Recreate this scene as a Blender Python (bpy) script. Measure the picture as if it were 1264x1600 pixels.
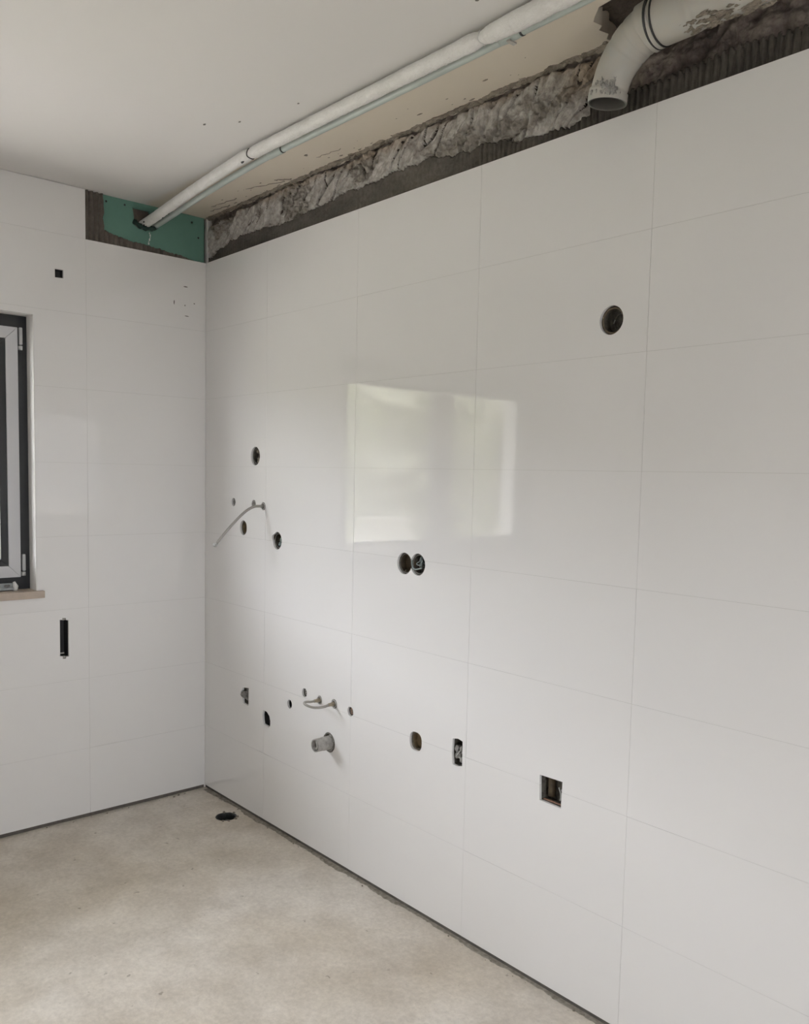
import bpy, bmesh, math, random
import numpy as np
from mathutils import Vector, Matrix, Quaternion
from mathutils.geometry import delaunay_2d_cdt

# ------------------------------------------------------------------ scene
S = bpy.context.scene
COL = S.collection
for o in list(bpy.data.objects):
    bpy.data.objects.remove(o)
random.seed(7)

# camera ----------------------------------------------------------------
F_PX, PPY = 1323.25, 846.6
cam_d = bpy.data.cameras.new('camera')
cam = bpy.data.objects.new('camera', cam_d)
COL.objects.link(cam)
cam_d.sensor_fit = 'VERTICAL'
cam_d.sensor_height = 24.0
cam_d.lens = F_PX / 1600 * 24.0
cam_d.shift_y = (PPY - 800) / 1600
cam_d.clip_start = 0.02
R_ = Vector((0.66063237, 0.75041746, 0.02094056))
U_ = Vector((-0.07276329, 0.03624452, 0.99669044))
F_ = Vector((-0.74717493, 0.65996967, -0.07854715))
m = Matrix(((R_.x, U_.x, -F_.x, 3.5479), (R_.y, U_.y, -F_.y, -1.9004), (R_.z, U_.z, -F_.z, 1.5), (0, 0, 0, 1)))
cam.matrix_world = m
S.camera = cam

# world: bright, evenly hazy sky; the sun stands over the house, so no beam enters the window
SKY_STRENGTH = 40.0
SUN_STRENGTH = 40.0
SUN_DIR = Vector((0.12, -0.70, 0.75)).normalized()
world = bpy.data.worlds.new('hazy_sky')
S.world = world
world.use_nodes = True
wn, wl = world.node_tree.nodes, world.node_tree.links
wn.clear()
w_out = wn.new('ShaderNodeOutputWorld')
w_bg = wn.new('ShaderNodeBackground')
w_tc = wn.new('ShaderNodeTexCoord')
w_sep = wn.new('ShaderNodeSeparateXYZ')
w_ramp = wn.new('ShaderNodeValToRGB')
w_ramp.color_ramp.elements[0].position = 0.0
w_ramp.color_ramp.elements[0].color = (0.80, 0.787, 0.855, 1)
w_ramp.color_ramp.elements[1].position = 1.0
w_ramp.color_ramp.elements[1].color = (0.92, 0.927, 1.0, 1)
wl.new(w_tc.outputs['Generated'], w_sep.inputs[0])
wl.new(w_sep.outputs['Z'], w_ramp.inputs['Fac'])
wl.new(w_ramp.outputs['Color'], w_bg.inputs['Color'])
w_bg.inputs['Strength'].default_value = SKY_STRENGTH
wl.new(w_bg.outputs[0], w_out.inputs[0])
sun_d = bpy.data.lights.new('sun', 'SUN')
sun_d.energy = SUN_STRENGTH
sun_d.angle = math.radians(1.0)
sun_d.color = (1.0, 0.93, 0.87)
sun = bpy.data.objects.new('sun', sun_d)
sun.rotation_euler = SUN_DIR.to_track_quat('Z', 'Y').to_euler()
COL.objects.link(sun)

# room dimensions ---------------------------------------------------------
RX, RY, ZC = 5.8, -3.6, 2.637          # room: x 0..RX, y RY..0, ceiling height ZC
ZT = 2.4365                            # top of the tiles on the right wall
WY0, WY1, WZ0, WZ1 = -2.40, -0.757, 1.0, 2.105    # window opening in the left wall
DY0, DY1, DZ1 = -1.95, -1.00, 2.15     # opening for the door added behind the camera for fill light
LOG = 0.95                             # reach of the slab above the window outside


def portal(name, loc, rot, sx, sy):
    d = bpy.data.lights.new(name, 'AREA')
    d.shape = 'RECTANGLE'
    d.size, d.size_y = sx, sy
    d.cycles.is_portal = True
    o = bpy.data.objects.new(name, d)
    o.location, o.rotation_euler = loc, rot
    COL.objects.link(o)


portal('window_portal', (-0.36, (WY0 + WY1) / 2, (WZ0 + WZ1) / 2), (0, -math.pi / 2, 0), WZ1 - WZ0, WY1 - WY0)
portal('door_portal', (RX + 0.25, (DY0 + DY1) / 2, 1.53), (0, math.pi / 2, 0), 1.1, DY1 - DY0)

S.view_settings.view_transform = 'Standard'
S.view_settings.look = 'None'
S.view_settings.exposure = -0.43
S.view_settings.gamma = 1.0
S.view_settings.use_curve_mapping = False
S.cycles.max_bounces = 10
S.cycles.diffuse_bounces = 5
S.cycles.glossy_bounces = 4
S.cycles.transparent_max_bounces = 8
S.cycles.use_adaptive_sampling = True
S.cycles.adaptive_threshold = 0.02
S.cycles.sample_clamp_indirect = 6.0

# ------------------------------------------------------------------ noise
_rng = np.random.RandomState(11)
_perm = _rng.permutation(512)
_grad = _rng.rand(512) * 2 * math.pi


def perlin(x, y):
    x, y = np.asarray(x, float), np.asarray(y, float)
    xi, yi = np.floor(x).astype(int), np.floor(y).astype(int)
    xf, yf = x - xi, y - yi

    def g(ix, iy, dx, dy):
        h = _perm[(_perm[ix % 512] + iy) % 512]
        a = _grad[h]
        return np.cos(a) * dx + np.sin(a) * dy
    u = xf ** 3 * (xf * (xf * 6 - 15) + 10)
    v = yf ** 3 * (yf * (yf * 6 - 15) + 10)
    a = g(xi, yi, xf, yf) * (1 - u) + g(xi + 1, yi, xf - 1, yf) * u
    b = g(xi, yi + 1, xf, yf - 1) * (1 - u) + g(xi + 1, yi + 1, xf - 1, yf - 1) * u
    return 1.5 * (a * (1 - v) + b * v)


def fbm(x, y, n=4):
    t, a, s = 0, 1.0, 0
    for i in range(n):
        t = t + a * perlin(np.asarray(x) * 2 ** i + 17.3 * i, np.asarray(y) * 2 ** i + 5.1 * i)
        s += a
        a *= 0.5
    return t / s * 1.4


def sstep(a, b, x):
    t = np.clip((np.asarray(x, float) - a) / (b - a), 0, 1)
    return t * t * (3 - 2 * t)


# ------------------------------------------------------------------ materials
def mat(name, color, rough=0.6, noise=None, bump=None, metallic=0.0, attr=None, spec=0.5, noise2=None):
    """noise = (scale, other colour, contrast); bump = (scale, strength, distance)"""
    m = bpy.data.materials.new(name)
    m.use_nodes = True
    n, l = m.node_tree.nodes, m.node_tree.links
    b = n['Principled BSDF']
    b.inputs['Roughness'].default_value = rough
    b.inputs['Metallic'].default_value = metallic
    b.inputs['Specular IOR Level'].default_value = spec
    tc = n.new('ShaderNodeTexCoord')
    rgb = n.new('ShaderNodeRGB')
    rgb.outputs[0].default_value = (*color, 1)
    src = rgb.outputs[0]
    if attr:
        a = n.new('ShaderNodeAttribute')
        a.attribute_name = attr
        src = a.outputs['Color']
    for k in (noise, noise2):
        if not k:
            continue
        t = n.new('ShaderNodeTexNoise')
        t.inputs['Scale'].default_value = k[0]
        t.inputs['Detail'].default_value = 6
        t.inputs['Roughness'].default_value = 0.6
        l.new(tc.outputs['Object'], t.inputs['Vector'])
        r = n.new('ShaderNodeMapRange')
        r.inputs['From Min'].default_value = 0.5 - k[2]
        r.inputs['From Max'].default_value = 0.5 + k[2]
        l.new(t.outputs['Fac'], r.inputs['Value'])
        mx = n.new('ShaderNodeMix')
        mx.data_type = 'RGBA'
        l.new(r.outputs[0], mx.inputs['Factor'])
        l.new(src, mx.inputs['A'])
        if attr and k[1] is None:
            mu = n.new('ShaderNodeMix')
            mu.data_type = 'RGBA'
            mu.blend_type = 'MULTIPLY'
            mu.inputs['Factor'].default_value = 1
            l.new(src, mu.inputs['A'])
            mu.inputs['B'].default_value = (0.62, 0.60, 0.58, 1)
            l.new(mu.outputs['Result'], mx.inputs['B'])
        else:
            mx.inputs['B'].default_value = (*k[1], 1)
        src = mx.outputs['Result']
    l.new(src, b.inputs['Base Color'])
    if bump:
        t = n.new('ShaderNodeTexNoise')
        t.inputs['Scale'].default_value = bump[0]
        t.inputs['Detail'].default_value = 5
        l.new(tc.outputs['Object'], t.inputs['Vector'])
        bp = n.new('ShaderNodeBump')
        bp.inputs['Strength'].default_value = bump[1]
        bp.inputs['Distance'].default_value = bump[2]
        l.new(t.outputs['Fac'], bp.inputs['Height'])
        l.new(bp.outputs[0], b.inputs['Normal'])
    return m


M = {}
M['tile'] = mat('glossy_white_tile', (0.83, 0.82, 0.812), 0.035, bump=(2.0, 0.015, 0.001))
M['grout'] = mat('pale_grout', (0.66, 0.65, 0.63), 0.9)
M['adhesive_dark'] = mat('dark_tile_adhesive', (0.10, 0.09, 0.08), 0.95, noise=(40, (0.17, 0.155, 0.135), 0.3), bump=(90, 0.5, 0.003))
M['plaster_wall'] = mat('painted_plaster', (0.80, 0.785, 0.77), 0.8, bump=(30, 0.1, 0.002))
M['strip'] = mat('rough_mortar', (0.4, 0.4, 0.4), 0.95, attr='Col', noise=(55, None, 0.16), bump=(160, 0.8, 0.003))
M['adhesive'] = mat('combed_adhesive', (0.1, 0.1, 0.1), 0.9, attr='Col', noise=(70, None, 0.2), bump=(200, 0.5, 0.002))
M['white_pipe'] = mat('white_insulation_wrap', (0.88, 0.87, 0.85), 0.5, noise=(30, (0.76, 0.745, 0.715), 0.25), bump=(160, 0.7, 0.003))
M['grey_pipe'] = mat('grey_green_plastic', (0.52, 0.58, 0.55), 0.35, noise=(18, (0.44, 0.50, 0.47), 0.3))
M['duct'] = mat('grey_plastic_duct', (0.50, 0.51, 0.49), 0.38, noise=(10, (0.42, 0.43, 0.41), 0.3), noise2=(22, (0.50, 0.46, 0.40), 0.3))
M['duct_in'] = mat('duct_inside', (0.10, 0.095, 0.085), 0.7)  # dark tone holds the shade inside the duct opening
M['rubber'] = mat('black_rubber', (0.025, 0.025, 0.025), 0.55)
M['green_board'] = mat('green_plasterboard', (0.125, 0.255, 0.205), 0.85, noise=(9, (0.105, 0.22, 0.18), 0.3))
M['green_dark'] = mat('torn_green_paper', (0.02, 0.045, 0.036), 0.9)
M['screw'] = mat('dark_screw', (0.03, 0.03, 0.03), 0.5, metallic=0.5)
M['box_black'] = mat('dark_box_plastic', (0.050, 0.045, 0.038), 0.6, noise=(90, (0.17, 0.155, 0.13), 0.16))
M['box_brown'] = mat('brown_box_plastic', (0.15, 0.115, 0.07), 0.6, noise=(70, (0.07, 0.055, 0.038), 0.2))
M['box_tan'] = mat('tan_box_lining', (0.36, 0.28, 0.17), 0.7, noise=(60, (0.15, 0.115, 0.075), 0.2))  # lightened brown; amber light in the hole under the hose is in this colour
M['mortar_bit'] = mat('grey_mortar_lump', (0.33, 0.32, 0.30), 0.95, noise=(120, (0.20, 0.19, 0.18), 0.25), bump=(300, 0.7, 0.003))
M['mortar_brown'] = mat('brown_mortar_lump', (0.30, 0.26, 0.21), 0.95, noise=(120, (0.18, 0.155, 0.125), 0.25), bump=(300, 0.7, 0.003))
M['wire_green'] = mat('grey_green_wire', (0.20, 0.25, 0.24), 0.5)
M['wire_grey'] = mat('grey_wire', (0.42, 0.42, 0.40), 0.5)
M['wire_black'] = mat('black_wire', (0.02, 0.02, 0.02), 0.5)
M['steel'] = mat('brushed_steel', (0.36, 0.345, 0.32), 0.45, metallic=0.55, bump=(500, 0.4, 0.001))
M['brass'] = mat('dull_brass', (0.38, 0.33, 0.25), 0.5, metallic=0.5)
M['stub_grey'] = mat('dusty_grey_pipe', (0.48, 0.465, 0.44), 0.6, noise=(60, (0.28, 0.27, 0.25), 0.2))
M['copper'] = mat('red_brown_plug', (0.25, 0.14, 0.09), 0.5)
M['frame_black'] = mat('anthracite_frame', (0.010, 0.011, 0.013), 0.4)
M['sash'] = mat('light_grey_sash', (0.60, 0.60, 0.62), 0.45)
M['hinge'] = mat('grey_hinge_cover', (0.50, 0.51, 0.51), 0.4)
M['sill'] = mat('beige_stone_sill', (0.50, 0.42, 0.35), 0.6, noise=(35, (0.42, 0.35, 0.29), 0.3))
M['white_plastic'] = mat('white_plastic', (0.75, 0.74, 0.72), 0.5)
M['alu'] = mat('dull_aluminium', (0.36, 0.38, 0.38), 0.45, metallic=0.5)
M['mark'] = mat('grey_smudge', (0.20, 0.19, 0.17), 0.9)
M['drain_black'] = mat('black_drain', (0.025, 0.026, 0.026), 0.45, noise=(50, (0.07, 0.07, 0.065), 0.2))
M['masonry'] = mat('raw_masonry', (0.12, 0.10, 0.085), 0.95, noise=(30, (0.19, 0.16, 0.13), 0.25), bump=(60, 0.8, 0.01))
M['concrete_ext'] = mat('exterior_render', (0.45, 0.44, 0.42), 0.9, noise=(5, (0.4, 0.39, 0.37), 0.3))
M['grass'] = mat('garden_lawn', (0.26, 0.27, 0.17), 0.95, noise=(2, (0.32, 0.30, 0.24), 0.3))
M['paving'] = mat('pale_paving', (0.60, 0.57, 0.53), 0.9, noise=(3, (0.52, 0.50, 0.47), 0.3))
M['bark'] = mat('tree_bark', (0.14, 0.11, 0.085), 0.95, bump=(40, 0.7, 0.01))
M['leaf1'] = mat('leaf_green', (0.20, 0.215, 0.135), 0.7, noise=(3, (0.28, 0.29, 0.19), 0.3))
M['leaf2'] = mat('leaf_olive', (0.29, 0.295, 0.20), 0.7, noise=(3, (0.19, 0.205, 0.12), 0.3))


def mat_floor():
    m = mat('concrete_screed', (0.44, 0.41, 0.365), 0.75)
    n, l = m.node_tree.nodes, m.node_tree.links
    b = n['Principled BSDF']
    tc = next(x for x in n if x.bl_idname == 'ShaderNodeTexCoord')

    def nz(sc, det, dist=0.0, rough=0.6):
        t = n.new('ShaderNodeTexNoise')
        t.inputs['Scale'].default_value = sc
        t.inputs['Detail'].default_value = det
        t.inputs['Distortion'].default_value = dist
        t.inputs['Roughness'].default_value = rough
        l.new(tc.outputs['Object'], t.inputs['Vector'])
        return t.outputs['Fac']

    def ramp(src, a, b_, ca, cb):
        r = n.new('ShaderNodeValToRGB')
        r.color_ramp.elements[0].position, r.color_ramp.elements[1].position = a, b_
        r.color_ramp.elements[0].color, r.color_ramp.elements[1].color = (*ca, 1), (*cb, 1)
        l.new(src, r.inputs[0])
        return r.outputs[0]

    def mix(fac, a, b_, mode='MIX'):
        x = n.new('ShaderNodeMix')
        x.data_type = 'RGBA'
        x.blend_type = mode
        if isinstance(fac, float):
            x.inputs['Factor'].default_value = fac
        else:
            l.new(fac, x.inputs['Factor'])
        l.new(a, x.inputs['A'])
        l.new(b_, x.inputs['B'])
        return x.outputs['Result']
    big = ramp(nz(1.3, 6, 0.15, 0.55), 0.36, 0.64, (0.65, 0.585, 0.49), (0.77, 0.725, 0.66))
    mid = ramp(nz(4.5, 9, 0.1, 0.66), 0.32, 0.66, (0.80, 0.78, 0.755), (1.05, 1.05, 1.05))
    fine = ramp(nz(60, 6, 0.2, 0.7), 0.30, 0.70, (0.84, 0.83, 0.82), (1.06, 1.06, 1.06))
    spk = ramp(nz(26, 3, 0.0, 0.5), 0.265, 0.31, (0.62, 0.60, 0.57), (1, 1, 1))
    c = mix(1.0, big, mid, 'MULTIPLY')
    c = mix(1.0, c, fine, 'MULTIPLY')
    c = mix(1.0, c, spk, 'MULTIPLY')
    l.new(c, b.inputs['Base Color'])
    bp = n.new('ShaderNodeBump')
    bp.inputs['Strength'].default_value = 0.35
    bp.inputs['Distance'].default_value = 0.004
    l.new(nz(45, 7, 0.0, 0.7), bp.inputs['Height'])
    l.new(bp.outputs[0], b.inputs['Normal'])
    return m


def mat_ceiling():
    """white paint; the strip next to the right wall is bare cream plaster with a soft border"""
    m = mat('ceiling_plaster', (0.77, 0.75, 0.732), 0.85)
    n, l = m.node_tree.nodes, m.node_tree.links
    b = n['Principled BSDF']
    tc = next(x for x in n if x.bl_idname == 'ShaderNodeTexCoord')
    sp = n.new('ShaderNodeSeparateXYZ')
    l.new(tc.outputs['Object'], sp.inputs[0])
    t = n.new('ShaderNodeTexNoise')
    t.inputs['Scale'].default_value = 7
    t.inputs['Detail'].default_value = 5
    l.new(tc.outputs['Object'], t.inputs['Vector'])
    ma = n.new('ShaderNodeMath')
    ma.operation = 'MULTIPLY_ADD'
    ma.inputs[1].default_value = 0.05
    l.new(t.outputs['Fac'], ma.inputs[0])
    l.new(sp.outputs['Y'], ma.inputs[2])
    r = n.new('ShaderNodeMapRange')
    r.inputs['From Min'].default_value = -0.27
    r.inputs['From Max'].default_value = -0.23
    l.new(ma.outputs[0], r.inputs['Value'])
    mx = n.new('ShaderNodeMix')
    mx.data_type = 'RGBA'
    l.new(r.outputs[0], mx.inputs['Factor'])
    mx.inputs['A'].default_value = (0.77, 0.75, 0.732, 1)
    mx.inputs['B'].default_value = (0.74, 0.67, 0.57, 1)
    l.new(mx.outputs['Result'], b.inputs['Base Color'])
    return m


def mat_glass():
    m = bpy.data.materials.new('window_glass')
    m.use_nodes = True
    n, l = m.node_tree.nodes, m.node_tree.links
    n.clear()
    o = n.new('ShaderNodeOutputMaterial')
    mix = n.new('ShaderNodeMixShader')
    lw = n.new('ShaderNodeLayerWeight')
    lw.inputs['Blend'].default_value = 0.5
    pw = n.new('ShaderNodeMath')
    pw.operation = 'POWER'
    pw.inputs[1].default_value = 5.0
    fr = n.new('ShaderNodeMath')
    fr.operation = 'MULTIPLY_ADD'
    fr.inputs[1].default_value = 0.96
    fr.inputs[2].default_value = 0.04
    l.new(lw.outputs['Facing'], pw.inputs[0])
    l.new(pw.outputs[0], fr.inputs[0])
    tr = n.new('ShaderNodeBsdfTransparent')
    tr.inputs['Color'].default_value = (0.93, 0.95, 0.94, 1)
    gl = n.new('ShaderNodeBsdfGlossy')
    gl.inputs['Roughness'].default_value = 0.01
    l.new(fr.outputs[0], mix.inputs[0])
    l.new(tr.outputs[0], mix.inputs[1])
    l.new(gl.outputs[0], mix.inputs[2])
    l.new(mix.outputs[0], o.inputs[0])
    return m


M['floor'] = mat_floor()
M['ceiling'] = mat_ceiling()
M['glass'] = mat_glass()

# ------------------------------------------------------------------ mesh helpers
ORG = {}      # world origin of every object


def mesh_from(name, v, f, material, smooth=False, recalc=True):
    me = bpy.data.meshes.new(name)
    me.from_pydata([tuple(map(float, p)) for p in v], [], f)
    if recalc:
        bm = bmesh.new()
        bm.from_mesh(me)
        bmesh.ops.remove_doubles(bm, verts=bm.verts, dist=1e-6)
        bmesh.ops.recalc_face_normals(bm, faces=bm.faces)
        bm.to_mesh(me)
        bm.free()
    me.materials.append(material)
    if smooth:
        me.polygons.foreach_set('use_smooth', [True] * len(me.polygons))
    me.update()
    return me


def place(name, me, org, parent=None):
    o = bpy.data.objects.new(name, me)
    COL.objects.link(o)
    org = Vector(org)
    ORG[o.name] = org
    if parent is not None:
        o.parent = parent
        o.location = org - ORG[parent.name]
    else:
        o.location = org
    return o


def mk(name, v, f, material, parent=None, org=None, smooth=False, recalc=True):
    """world-space verts -> one object with its origin at org (default: bbox centre)"""
    v = np.array(v, float)
    if org is None:
        org = (v.min(0) + v.max(0)) / 2
    org = np.array(org, float)
    return place(name, mesh_from(name, v - org, f, material, smooth, recalc), org, parent)


def thing(name, label, cat, loc, group=None):
    o = bpy.data.objects.new(name, None)
    o.empty_display_size = 0.05
    COL.objects.link(o)
    o.location = loc
    ORG[o.name] = Vector(loc)
    return tag(o, label, cat, group)


def tag(o, label=None, cat=None, group=None, kind=None):
    if label:
        o['label'] = label
    if cat:
        o['category'] = cat
    if group:
        o['group'] = group
    if kind:
        o['kind'] = kind
    return o


def join(*parts):
    V, Fc = [], []
    for v, f in parts:
        k = len(V)
        V += [tuple(p) for p in v]
        Fc += [tuple(i + k for i in q) for q in f]
    return V, Fc


def box(x0, x1, y0, y1, z0, z1, bev=0.0):
    if bev <= 0:
        v = [(x, y, z) for x in (x0, x1) for y in (y0, y1) for z in (z0, z1)]
        f = [(0, 1, 3, 2), (4, 6, 7, 5), (0, 4, 5, 1), (2, 3, 7, 6), (0, 2, 6, 4), (1, 5, 7, 3)]
        return v, f
    bm = bmesh.new()
    bmesh.ops.create_cube(bm, size=1)
    for q in bm.verts:
        q.co = Vector(((x0 + x1) / 2 + q.co.x * (x1 - x0), (y0 + y1) / 2 + q.co.y * (y1 - y0), (z0 + z1) / 2 + q.co.z * (z1 - z0)))
    bmesh.ops.bevel(bm, geom=bm.edges[:], offset=bev, segments=2, affect='EDGES', profile=0.5)
    bm.verts.index_update()
    r = [tuple(q.co) for q in bm.verts], [tuple(q.index for q in fc.verts) for fc in bm.faces]
    bm.free()
    return r


def smooth_path(pts, n=10):
    P = [Vector(p) for p in pts]
    P = [P[0] * 2 - P[1]] + P + [P[-1] * 2 - P[-2]]
    out = []
    for i in range(1, len(P) - 2):
        a, b, c, d = P[i - 1], P[i], P[i + 1], P[i + 2]
        for k in range(n):
            t = k / n
            out.append(0.5 * ((2 * b) + (c - a) * t + (2 * a - 5 * b + 4 * c - d) * t * t + (3 * b - a - 3 * c + d) * t ** 3))
    out.append(P[-2])
    return out


def tube(path, rad, seg=12, cap=(True, True), squash=None):
    """sweep; rad is a number, list, or function (i, angle) -> radius"""
    P = [Vector(p) for p in path]
    n = len(P)
    T = [(P[min(i + 1, n - 1)] - P[max(i - 1, 0)]).normalized() for i in range(n)]
    ref = Vector((0, 0, 1)) if abs(T[0].z) < 0.9 else Vector((1, 0, 0))
    N = (ref - T[0] * ref.dot(T[0])).normalized()
    V, Fc = [], []
    for i in range(n):
        N = (N - T[i] * N.dot(T[i])).normalized()
        B = T[i].cross(N)
        for k in range(seg):
            a = 2 * math.pi * k / seg
            r = rad(i, a) if callable(rad) else (rad[i] if isinstance(rad, (list, tuple)) else rad)
            V.append(P[i] + (N * math.cos(a) + B * math.sin(a)) * r)
    for i in range(n - 1):
        for k in range(seg):
            k2 = (k + 1) % seg
            Fc.append((i * seg + k, i * seg + k2, (i + 1) * seg + k2, (i + 1) * seg + k))
    if cap[0]:
        Fc.append(tuple(range(seg))[::-1])
    if cap[1]:
        Fc.append(tuple((n - 1) * seg + k for k in range(seg)))
    return V, Fc


def ell(cx, cy, rx, ry=None, n=28, jag=0.0, seed=0, p=2.0):
    ry = ry or rx
    rs = random.Random(seed)
    out = []
    for k in range(n):
        a = 2 * math.pi * k / n
        c, s = math.cos(a), math.sin(a)
        j = 1 + jag * (rs.random() - 0.5) * 2
        out.append((cx + rx * j * math.copysign(abs(c) ** (2 / p), c), cy + ry * j * math.copysign(abs(s) ** (2 / p), s)))
    return out


def inside(p, poly):
    x, y = p
    r = False
    n = len(poly)
    for i in range(n):
        x0, y0 = poly[i]
        x1, y1 = poly[(i + 1) % n]
        if (y0 > y) != (y1 > y) and x < (x1 - x0) * (y - y0) / (y1 - y0) + x0:
            r = not r
    return r


def plate(outline, holes, d0, d1, to3):
    """flat plate with holes cut right through: front at depth d0, back at d1; to3(u, v, d) -> xyz"""
    u0, u1 = min(p[0] for p in outline), max(p[0] for p in outline)
    v0, v1 = min(p[1] for p in outline), max(p[1] for p in outline)
    hs = [h for h in holes if max(p[0] for p in h) > u0 and min(p[0] for p in h) < u1 and max(p[1] for p in h) > v0 and min(p[1] for p in h) < v1]
    pts, edges = [], []
    for poly in [outline] + hs:
        k = len(pts)
        pts += [Vector(p) for p in poly]
        edges += [(k + i, k + (i + 1) % len(poly)) for i in range(len(poly))]
    vo, _, fo, *_ = delaunay_2d_cdt(pts, edges, [], 0, 1e-7)
    tri = []
    for f in fo:
        c = sum((vo[i] for i in f), Vector((0, 0))) / len(f)
        if inside(c, outline) and not any(inside(c, h) for h in hs):
            tri.append(tuple(f))
    cnt = {}
    for f in tri:
        for i in range(3):
            e = (f[i], f[(i + 1) % 3])
            key = tuple(sorted(e))
            cnt.setdefault(key, []).append(e)
    n = len(vo)
    V = [to3(p.x, p.y, d0) for p in vo] + [to3(p.x, p.y, d1) for p in vo]
    Fc = list(tri) + [tuple(i + n for i in f[::-1]) for f in tri]
    for es in cnt.values():
        if len(es) == 1:
            a, b = es[0]
            Fc.append((b, a, a + n, b + n))
    used = sorted({i for f in Fc for i in f})
    mp = {o: i for i, o in enumerate(used)}
    return [V[i] for i in used], [tuple(mp[i] for i in f) for f in Fc]


RW = lambda u, v, d: (u, d, v)        # right wall: u = x, v = z, d = depth behind the tile face
LW = lambda u, v, d: (-d, u, v)       # left wall:  u = y, v = z
FL = lambda u, v, d: (u, v, -d)       # floor: u = x, v = y, d = depth below the surface
CE = lambda u, v, d: (u, v, ZC + d)   # ceiling


def rect(u0, u1, v0, v1):
    return [(u0, v0), (u1, v0), (u1, v1), (u0, v1)]


def lump(c, r, seed, sub=2, amp=0.35, squash=(1, 1, 1)):
    bm = bmesh.new()
    bmesh.ops.create_icosphere(bm, subdivisions=sub, radius=1)
    V = []
    for q in bm.verts:
        p = q.co
        k = 1 + amp * float(fbm(p.x * 1.7 + seed * 3.1 + p.z, p.y * 1.7 + seed * 1.3 - p.z * 0.7, 3))
        V.append((c[0] + p.x * r * k * squash[0], c[1] + p.y * r * k * squash[1], c[2] + p.z * r * k * squash[2]))
    bm.verts.index_update()
    Fc = [tuple(q.index for q in f.verts) for f in bm.faces]
    bm.free()
    return V, Fc


# ------------------------------------------------------------------ openings in the walls
HOLES_R = {
    'r955': ell(2.200, 1.918, 0.037, 0.038),
    'r400': ell(0.434, 1.567, 0.036, 0.039),
    's365': ell(0.256, 1.366, 0.0165, 0.018, 16),
    's397': ell(0.424, 1.364, 0.017, 0.017, 16),
    'hose': ell(0.499, 1.358, 0.0175, 0.0175, 16),
    'r380': ell(0.340, 1.258, 0.029, 0.032),
    'r433': ell(0.608, 1.221, 0.0335, 0.036),
    'r433b': ell(0.584, 1.232, 0.017, 0.014, 14),
    'dblA': ell(1.398, 1.200, 0.037, 0.037),
    'dblB': ell(1.466, 1.2025, 0.036, 0.037),
    'p383': [(0.338, 0.554), (0.392, 0.562), (0.391, 0.482), (0.345, 0.486), (0.342, 0.505), (0.328, 0.513), (0.326, 0.532), (0.338, 0.542)],
    'i416': [(0.512, 0.492), (0.540, 0.490), (0.560, 0.476), (0.567, 0.458), (0.566, 0.436), (0.556, 0.425), (0.540, 0.430), (0.514, 0.432), (0.509, 0.448), (0.506, 0.470)],
    's452': ell(0.711, 0.561, 0.0165, 0.0185, 16),
    's475': ell(0.815, 0.630, 0.017, 0.018, 16),
    'tapL': ell(0.918, 0.622, 0.0165, 0.018, 16),
    'tapR': ell(1.012, 0.628, 0.019, 0.0185, 16),
    's547': ell(1.113, 0.621, 0.0175, 0.0185, 16, 0.07, 4),
    'drain': ell(0.983, 0.471, 0.037, 0.039),
    'o649': ell(1.475, 0.600, 0.0305, 0.0325, 24, 0.0, 0, 2.6),
    'q715': [(1.652, 0.655), (1.676, 0.660), (1.697, 0.656), (1.697, 0.575), (1.675, 0.569), (1.654, 0.571), (1.650, 0.607)],
    'q861': [(2.013, 0.638), (2.096, 0.640), (2.093, 0.561), (2.016, 0.563)],
}
HOLES_L = {
    'sq92': [(-0.670, 2.263), (-0.637, 2.264), (-0.637, 2.297), (-0.670, 2.297)],
    'slot': [(-0.666, 0.718), (-0.656, 0.716), (-0.655, 0.706), (-0.642, 0.705), (-0.641, 0.714), (-0.630, 0.713), (-0.630, 0.866), (-0.641, 0.868), (-0.641, 0.876), (-0.655, 0.878), (-0.656, 0.870), (-0.666, 0.871)],
}
WIN = rect(WY0, WY1, WZ0 - 0.03, WZ1)
FLOOR_HOLE = ell(0.362, -0.090, 0.047, 0.047, 24)

# ------------------------------------------------------------------ floor
v, f = join(plate(rect(-0.01, RX + 0.02, RY - 0.02, 0.010), [FLOOR_HOLE], 0.0, 0.12, FL), box(-0.01, RX + 0.02, RY - 0.02, 0.01, -0.25, -0.125))
floor = mk('floor', v, f, M['floor'], org=(0, 0, 0))
tag(floor, 'bare beige-grey concrete screed floor with dusty stains', None, None, 'structure')

# ------------------------------------------------------------------ ceiling (broken open around the duct)
NOTCH = [(2.165, 0.05), (2.160, -0.012), (2.178, -0.030), (2.172, -0.062), (2.190, -0.075), (2.186, -0.105), (2.200, -0.120),
         (2.235, -0.150), (2.300, -0.158), (2.36, -0.150), (2.45, -0.165), (2.6, -0.155), (2.8, -0.165), (3.2, -0.16), (3.2, 0.05)]
v, f = join(plate(rect(-0.4, RX + 0.3, RY - 0.2, 0.25), [NOTCH], 0.0, 0.06, CE), box(-0.4, RX + 0.3, RY - 0.2, 0.25, ZC + 0.09, ZC + 0.25))
ceiling = mk('ceiling', v, f, M['ceiling'], org=(0, 0, ZC))
tag(ceiling, 'white plastered ceiling with a broken edge around the duct', None, None, 'structure')
xs = np.linspace(2.1, 3.25, 100)
ys = np.linspace(-0.2, 0.05, 30)
gx, gy = np.meshgrid(xs, ys, indexing='ij')
gz = ZC + 0.045 + 0.02 * fbm(gx * 18, gy * 18, 4)
v = np.stack([gx, gy, gz], -1).reshape(-1, 3)
nY = len(ys)
f = [(i * nY + j, i * nY + j + 1, (i + 1) * nY + j + 1, (i + 1) * nY + j) for i in range(len(xs) - 1) for j in range(nY - 1)]
o = mk('exposed_masonry', v, f, M['masonry'], ceiling, smooth=False)
o['label'] = 'dark brown broken masonry above the duct'
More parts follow.
